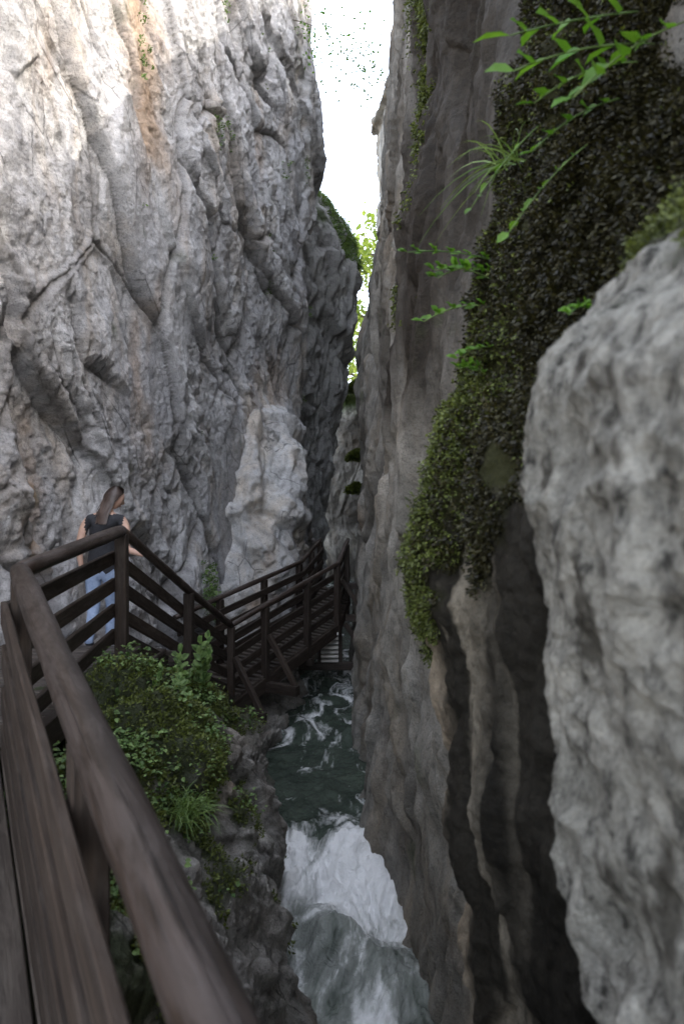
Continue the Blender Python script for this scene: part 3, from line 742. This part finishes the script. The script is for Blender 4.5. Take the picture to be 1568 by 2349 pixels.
sprig("herb_sprig", (.60, 2.6, .95), (-.7, -.2, .15), 10, .38, .045, M_leafb, .2, True)
sprig("herb_sprig", (.56, 2.5, .60), (-.5, -.3, .05), 8, .18, .045, M_leafb, .4, True)
sprig("herb_sprig", (.53, 2.5, .50), (-.4, -.3, .25), 8, .16, .045, M_leafb, .4, True)
sprig("herb_sprig", (.62, 1.7, .50), (-.3, -.3, .1), 7, .12, .03, M_leafb, .5, True)
for k in range(7):
    sprig("herb_sprig", (-1.28 + random.uniform(-.12, .12), 5.9 + random.uniform(-.2, .2), -1.6), (random.uniform(-.1, .5), random.uniform(-.3, .2), 1.0), 10, random.uniform(.35, .62), .085, M_leaf, .2, True)
for k in range(8):
    sprig("herb_sprig", (-1.45 + random.uniform(-.2, .3), 5.2 + random.uniform(-.6, .5), -1.45), (random.uniform(-.1, .5), random.uniform(-.4, .2), .8), 8, random.uniform(.2, .35), .065, M_leaf, .3, True)

def tree(name, base, h, cr, nl, ls, lean=(0, 0)):
    e = empty(name); base = Vector(base); mb = MB()
    top = base + Vector((lean[0] * h, lean[1] * h, h))
    tr = [base.lerp(top, i / 8) + Vector((math.sin(i * 1.3) * .06 * h / 6, math.cos(i * 1.7) * .05 * h / 6, 0)) for i in range(9)]
    k = 12; rings = []
    for i, q in enumerate(tr):
        r = h * .022 * (1 - i / 9.5); rings.append([q + Vector((math.cos(j * math.tau / k) * r, math.sin(j * math.tau / k) * r, 0)) for j in range(k)])
    mb.ring_solid(rings, rings, .5)
    ctr = []
    for i in range(16):
        t = .35 + .6 * i / 16; s = base.lerp(top, t); a = i * 2.4; l = cr * random.uniform(.6, 1.05) * (1.15 - .5 * t)
        en = s + Vector((math.cos(a) * l, math.sin(a) * l, l * .45)); mid = s.lerp(en, .5) + Vector((0, 0, l * .08))
        k2 = 6; rg = []
        for q, r in ((s, h * .009), (mid, h * .005), (en, h * .0012)):
            rg.append([q + Vector((math.cos(j * math.tau / k2) * r, 0, math.sin(j * math.tau / k2) * r)) if abs(math.sin(a)) > .7 else q + Vector((0, math.cos(j * math.tau / k2) * r, math.sin(j * math.tau / k2) * r)) for j in range(k2)])
        mb.ring_solid(rg, rg, .5)
        ctr += [en, mid.lerp(en, .5), en + Vector((random.uniform(-.5, .5), random.uniform(-.5, .5), random.uniform(-.2, .5))) * cr * .4]
    mb.make("trunk_and_limbs", M_bark, e, True)
    ctr = np.array([tuple(c) for c in ctr]); ci = rng.integers(0, len(ctr), nl)
    P = ctr[ci] + rng.normal(size=(nl, 3)) * cr * .17 * np.array([1, 1, .6])
    leaves("foliage", P, rv(nl), rv(nl) * .5 + np.array([0, 0, 1.]), ls * rng.uniform(.6, 1.2, nl), M_tree, .35, .1, e, True)
tree("beech_tree", (5.5, 2.8, 5.0), 6.4, 2.7, 4200, .17)
tree("beech_tree", (6.8, 7.5, 8.0), 5.5, 2.2, 3800, .17)
tree("beech_tree", (6.5, 11.0, 11.5), 6.0, 2.3, 4000, .17)
tree("beech_tree", (3.0, 44, -4), 23, 4.4, 5500, .42)
e = empty("beech_branch"); mb = MB()
b0 = Vector((-1.9, 16.5, 12.0)); b1 = Vector((1.0, 16.2, 10.4)); bp = [b0.lerp(b1, i / 6) + Vector((0, 0, .35 * math.sin(i / 6 * math.pi))) for i in range(7)]
mb.tube(bp, .008, 6, .3); mb.make("bough", M_bark, e, True)
q = np.array([tuple(b0.lerp(b1, t)) for t in rng.uniform(.3, 1.0, 340)]) + rng.normal(size=(340, 3)) * np.array([.22, .3, .4])
leaves("leaves", q, rv(340), rv(340) * .6 + np.array([0, 0, 1.]), rng.uniform(.05, .11, 340), M_leafb, .35, .1, e, True)

# ------------------------------------------------------------------ WOMAN
M_skin, nt, b, _ = newmat("skin"); n = NB(nt)
n.link(n.ramp(n.noise(n.tc.outputs['Object'], 14, 3), [(0.3, (0.46, 0.29, 0.22)), (0.7, (0.56, 0.37, 0.29))]), b.inputs['Base Color']); b.inputs['Roughness'].default_value = .5
def cloth(name, c1, c2, sc):
    m, nt, b, _ = newmat(name); n = NB(nt)
    n.link(n.ramp(n.noise(n.tc.outputs['Object'], sc, 5, .7), [(0.3, c1), (0.7, c2)]), b.inputs['Base Color']); b.inputs['Roughness'].default_value = .85
    n.link(n.bump(n.noise(n.mapping((1, 1, .6)), 9, 4, .5, .8), .6, .03), b.inputs['Normal']); return m
M_top = cloth("charcoal_top", (0.014, 0.015, 0.019), (0.028, 0.030, 0.037), 30)
M_jean = cloth("light_blue_jeans", (0.19, 0.26, 0.40), (0.31, 0.39, 0.55), 22)
M_shoe = cloth("shoe", (0.03, 0.03, 0.035), (0.07, 0.07, 0.08), 20)
M_hair, nt, b, _ = newmat("brown_hair"); n = NB(nt)
n.link(n.mix(n.attr('rnd'), (0.018, 0.012, 0.010), (0.12, 0.083, 0.068)), b.inputs['Base Color']); b.inputs['Roughness'].default_value = .45
M_dark, nt, b, _ = newmat("dark_feature"); b.inputs['Base Color'].default_value = (.03, .02, .02, 1)
M_lip, nt, b, _ = newmat("lips"); b.inputs['Base Color'].default_value = (.35, .12, .10, 1)

woman = empty("woman")
def skin_mesh(name, verts, edges, radii, root=0, levels=2):
    me = bpy.data.meshes.new(name + "_src"); me.from_pydata([tuple(v) for v in verts], edges, [])
    ob = bpy.data.objects.new(name + "_src", me); COL.objects.link(ob)
    ob.modifiers.new("Skin", 'SKIN')
    sv = me.skin_vertices[0].data
    for i, r in enumerate(radii):
        sv[i].radius = r if isinstance(r, tuple) else (r, r)
        sv[i].use_root = (i == root)
    s = ob.modifiers.new("Sub", 'SUBSURF'); s.levels = levels; s.render_levels = levels
    dg = bpy.context.evaluated_depsgraph_get(); dg.update()
    m2 = bpy.data.meshes.new_from_object(ob.evaluated_get(dg)); m2.name = name
    bpy.data.objects.remove(ob)
    for p in m2.polygons: p.use_smooth = True
    o2 = bpy.data.objects.new(name, m2); COL.objects.link(o2); o2.parent = woman
    return o2
J = [(-2.50, 7.12, -.55), (-2.485, 7.105, -.36), (-2.455, 7.09, -.17), (-2.445, 7.085, -.075), (-2.43, 7.095, .0), (-2.415, 7.115, .07),
     (-2.60, 7.07, -.085), (-2.655, 7.05, -.14), (-2.71, 7.03, -.36), (-2.695, 7.08, -.60),
     (-2.29, 7.085, -.09), (-2.235, 7.07, -.15), (-2.205, 6.98, -.38), (-1.985, 6.86, -.435),
     (-2.42, 7.13, -.64), (-2.42, 7.20, -.98), (-2.42, 7.12, -1.34), (-2.41, 7.27, -1.385),
     (-2.585, 7.11, -.64), (-2.575, 7.10, -.99), (-2.57, 6.93, -1.33), (-2.58, 7.07, -1.385)]
Ed = [(0, 1), (1, 2), (2, 3), (3, 4), (4, 5), (3, 6), (6, 7), (7, 8), (8, 9), (3, 10), (10, 11), (11, 12), (12, 13), (0, 14), (14, 15), (15, 16), (16, 17), (0, 18), (18, 19), (19, 20), (20, 21)]
R = [(.19, .135), (.145, .105), (.175, .11), (.12, .085), .052, .048, .068, .052, .040, .025, .068, .052, .040, .025, .102, .068, .048, .035, .102, .068, .048, .035]
body = skin_mesh("body", J, Ed, R)
for m_ in (M_skin, M_top, M_jean, M_shoe): body.data.materials.append(m_)
for p in body.data.polygons:
    x, y, z = p.center
    k = 0
    if z < -1.33: k = 3
    elif z < -.62 and -2.72 < x < -2.27: k = 2
    elif z < -.02 and -2.635 < x < -2.255 and z > -.66: k = 1
    p.material_index = k

def hand(name, wrist, dirv, back, thumb_side, curl):
    w = Vector(wrist); d = Vector(dirv).normalized(); bk = Vector(back); bk = (bk - d * bk.dot(d)).normalized(); sd = d.cross(bk).normalized() * thumb_side
    bm = bmesh.new(); bmesh.ops.create_uvsphere(bm, u_segments=16, v_segments=10, radius=1)
    for v in bm.verts:
        v.co = w + d * (.042 + v.co.x * .052) + sd * v.co.y * (.036 + .006 * v.co.x) + bk * v.co.z * .015
    me = bpy.data.meshes.new(name + "_palm"); bm.to_mesh(me); me.materials.append(M_skin)
    for p in me.polygons: p.use_smooth = True
    o = bpy.data.objects.new(name + "_palm", me); COL.objects.link(o); o.parent = woman
    for i, (off, ln) in enumerate(((.026, .068), (.009, .076), (-.009, .070), (-.026, .055))):
        pts = [w + d * .06 + sd * off * .85, w + d * .088 + sd * off]; a = 0; q = pts[-1].copy()
        for seg in (.45, .32, .23):
            a += curl; q = q + (d * math.cos(a) - bk * math.sin(a)) * ln * seg + sd * off * .06; pts.append(q.copy())
        f = skin_mesh(name + "_finger_%d" % (i + 1), pts, [(j, j + 1) for j in range(4)], [.009, .009, .0085, .0078, .0062], 0, 2); f.data.materials.append(M_skin)
    pts = [w + d * .028 + sd * .022, w + d * .052 + sd * .048 - bk * .006, w + d * .078 + sd * .060 - bk * .012, w + d * .098 + sd * .062 - bk * .02]
    f = skin_mesh(name + "_thumb", pts, [(0, 1), (1, 2), (2, 3)], [.013, .011, .0095, .007], 0, 2); f.data.materials.append(M_skin)
hand("right_hand", (-1.985, 6.86, -.435), (.14, -.085, -.012), (0.1, 0, 1), -1, .45)
hand("left_hand", (-2.695, 7.08, -.60), (.03, .06, -.2), (-1, -.2, 0), 1, .5)

fwd = Vector((.78, .50, -.42)).normalized(); upv = Vector((.25, .18, .95)); upv = (upv - fwd * upv.dot(fwd)).normalized(); sdv = fwd.cross(upv)
HC = Vector((-2.375, 7.135, .145))
RM = Matrix((sdv, fwd, upv)).transposed()
def H(x, y, z): return HC + RM @ Vector((x, y, z))
bm = bmesh.new(); bmesh.ops.create_uvsphere(bm, u_segments=40, v_segments=28, radius=1)
for v in bm.verts:
    x, y, z = v.co
    w_ = 1 - .28 * max(0, -z) ** 1.3
    yy_ = y * .098
    if y > 0 and z < 0: yy_ *= 1 - .10 * (-z)
    if y < 0 and z < -.2: yy_ *= 1 - .35 * (-z)
    xx_ = x * .076 * w_; zz_ = z * .118
    if y > .5:
        nb = math.exp(-(x / .14) ** 2 - ((z + .12) / .16) ** 2); yy_ += .026 * nb
        yy_ -= .009 * (math.exp(-((abs(x) - .38) / .16) ** 2 - ((z - .10) / .12) ** 2))
        yy_ += .006 * math.exp(-(x / .25) ** 2 - ((z + .46) / .09) ** 2)
        yy_ += .008 * math.exp(-(x / .3) ** 2 - ((z + .8) / .15) ** 2)
    v.co = H(xx_, yy_, zz_)
me = bpy.data.meshes.new("head"); bm.to_mesh(me)
for p in me.polygons: p.use_smooth = True
me.materials.append(M_skin); o = bpy.data.objects.new("head", me); COL.objects.link(o); o.parent = woman
def blob(name, c, s, mat):
    bm = bmesh.new(); bmesh.ops.create_uvsphere(bm, u_segments=14, v_segments=10, radius=1)
    for v in bm.verts: v.co = H(c[0] + v.co.x * s[0], c[1] + v.co.y * s[1], c[2] + v.co.z * s[2])
    me = bpy.data.meshes.new(name); bm.to_mesh(me)
    for p in me.polygons: p.use_smooth = True
    me.materials.append(mat); o = bpy.data.objects.new(name, me); COL.objects.link(o); o.parent = woman
for sx in (-1, 1):
    blob("eye", (sx * .030, .082, .010), (.012, .008, .006), M_dark)
    blob("eyebrow", (sx * .030, .090, .030), (.018, .004, .003), M_dark)
    blob("ear", (sx * .074, -.005, -.005), (.009, .020, .030), M_skin)
blob("mouth", (0, .089, -.056), (.022, .006, .006), M_lip)
V = []; Fh = []; Rn = []
for i in range(900):
    a = random.uniform(-2.2, 2.2)
    el = random.uniform(-.15, 1.5)
    ca = math.cos(el)
    x = math.sin(a) * ca; y = -math.cos(a) * ca; z = math.sin(el)
    if y > .25 and z < .45: continue
    p0 = Vector(H(x * .082, y * .104 - .003, z * .126))
    pts = [Vector(H(x * .05, y * .06 + .02, .120 if z > .2 else z * .126)), p0]
    tgt = Vector((-2.45 + math.sin(a) * .03 + random.gauss(0, .012), 6.955 + random.gauss(0, .010), random.uniform(-.13, .0)))
    side = Vector(H(math.sin(a) * .075, -abs(math.cos(a)) * .105, -.03))
    pts += [side.lerp(tgt, .2), side.lerp(tgt, .6) + Vector((0, -.01, 0)), tgt]
    wd = random.uniform(.004, .007); bi = len(V); m_ = 13; r_ = random.random()
    for j in range(m_):
        t = j / (m_ - 1) * 4; k = min(3, int(t)); f = t - k
        q0 = pts[max(k - 1, 0)]; q1 = pts[k]; q2 = pts[k + 1]; q3 = pts[min(k + 2, 4)]
        q = q1 + .5 * f * (q2 - q0 + f * (2 * q0 - 5 * q1 + 4 * q2 - q3 + f * (3 * (q1 - q2) + q3 - q0)))
        rel = q - HC; rl = rel.length
        if rl < .10 and j > 2: q = HC + rel * (.105 / max(rl, .01))
        sdir = (q - HC).cross(Vector((0, 0, 1)) + Vector((.2, 0, 0))).normalized()
        w2 = wd * (1 - .6 * (j / m_) ** 3)
        V += [tuple(q - sdir * w2), tuple(q + sdir * w2)]; Rn += [r_ * .3 + .7 * (j / m_) ** 1.5] * 2
    for j in range(m_ - 1): Fh.append((bi + 2 * j, bi + 2 * j + 1, bi + 2 * j + 3, bi + 2 * j + 2))
fast_mesh("hair", V, Fh, M_hair, True, {'rnd': Rn}, woman)

# ------------------------------------------------------------------ LIGHT + CAMERA
S = Vector((.78, -.36, .60)).normalized()
elev = math.asin(S.z); azim = math.atan2(S.x, S.y)
w = bpy.data.worlds.new("World"); scene.world = w; w.use_nodes = True
nt = w.node_tree; bg = nt.nodes['Background']
sky = nt.nodes.new('ShaderNodeTexSky'); sky.sky_type = 'NISHITA'; sky.sun_disc = False
sky.sun_elevation = elev; sky.sun_rotation = azim; sky.dust_density = 4.0; sky.air_density = 1.0; sky.ozone_density = 1.0
hz = nt.nodes.new('ShaderNodeMix'); hz.data_type = 'RGBA'; hz.inputs[0].default_value = .5
nt.links.new(sky.outputs[0], hz.inputs[6]); hz.inputs[7].default_value = (3.3, 3.3, 3.35, 1)   # thin bright haze
nt.links.new(hz.outputs[2], bg.inputs[0]); bg.inputs[1].default_value = 1.15
sl = bpy.data.lights.new("sun", 'SUN'); sl.energy = 5; sl.angle = math.radians(.5); sl.color = (1, .93, .82)
so = bpy.data.objects.new("sun", sl); COL.objects.link(so)
so.rotation_euler = (-S).to_track_quat('-Z', 'Y').to_euler()

cam = bpy.data.cameras.new("camera"); co = bpy.data.objects.new("camera", cam); COL.objects.link(co)
cam.sensor_fit = 'VERTICAL'; cam.sensor_height = 36; cam.lens = 24
cam.clip_start = .05; cam.clip_end = 500
co.location = (0, 0, 0); co.rotation_euler = (math.radians(90), 0, 0)
cam.dof.use_dof = True; cam.dof.focus_distance = 9.0; cam.dof.aperture_fstop = 2.8
scene.camera = co
scene.view_settings.view_transform = 'Standard'; scene.view_settings.look = 'None'; scene.view_settings.exposure = 0
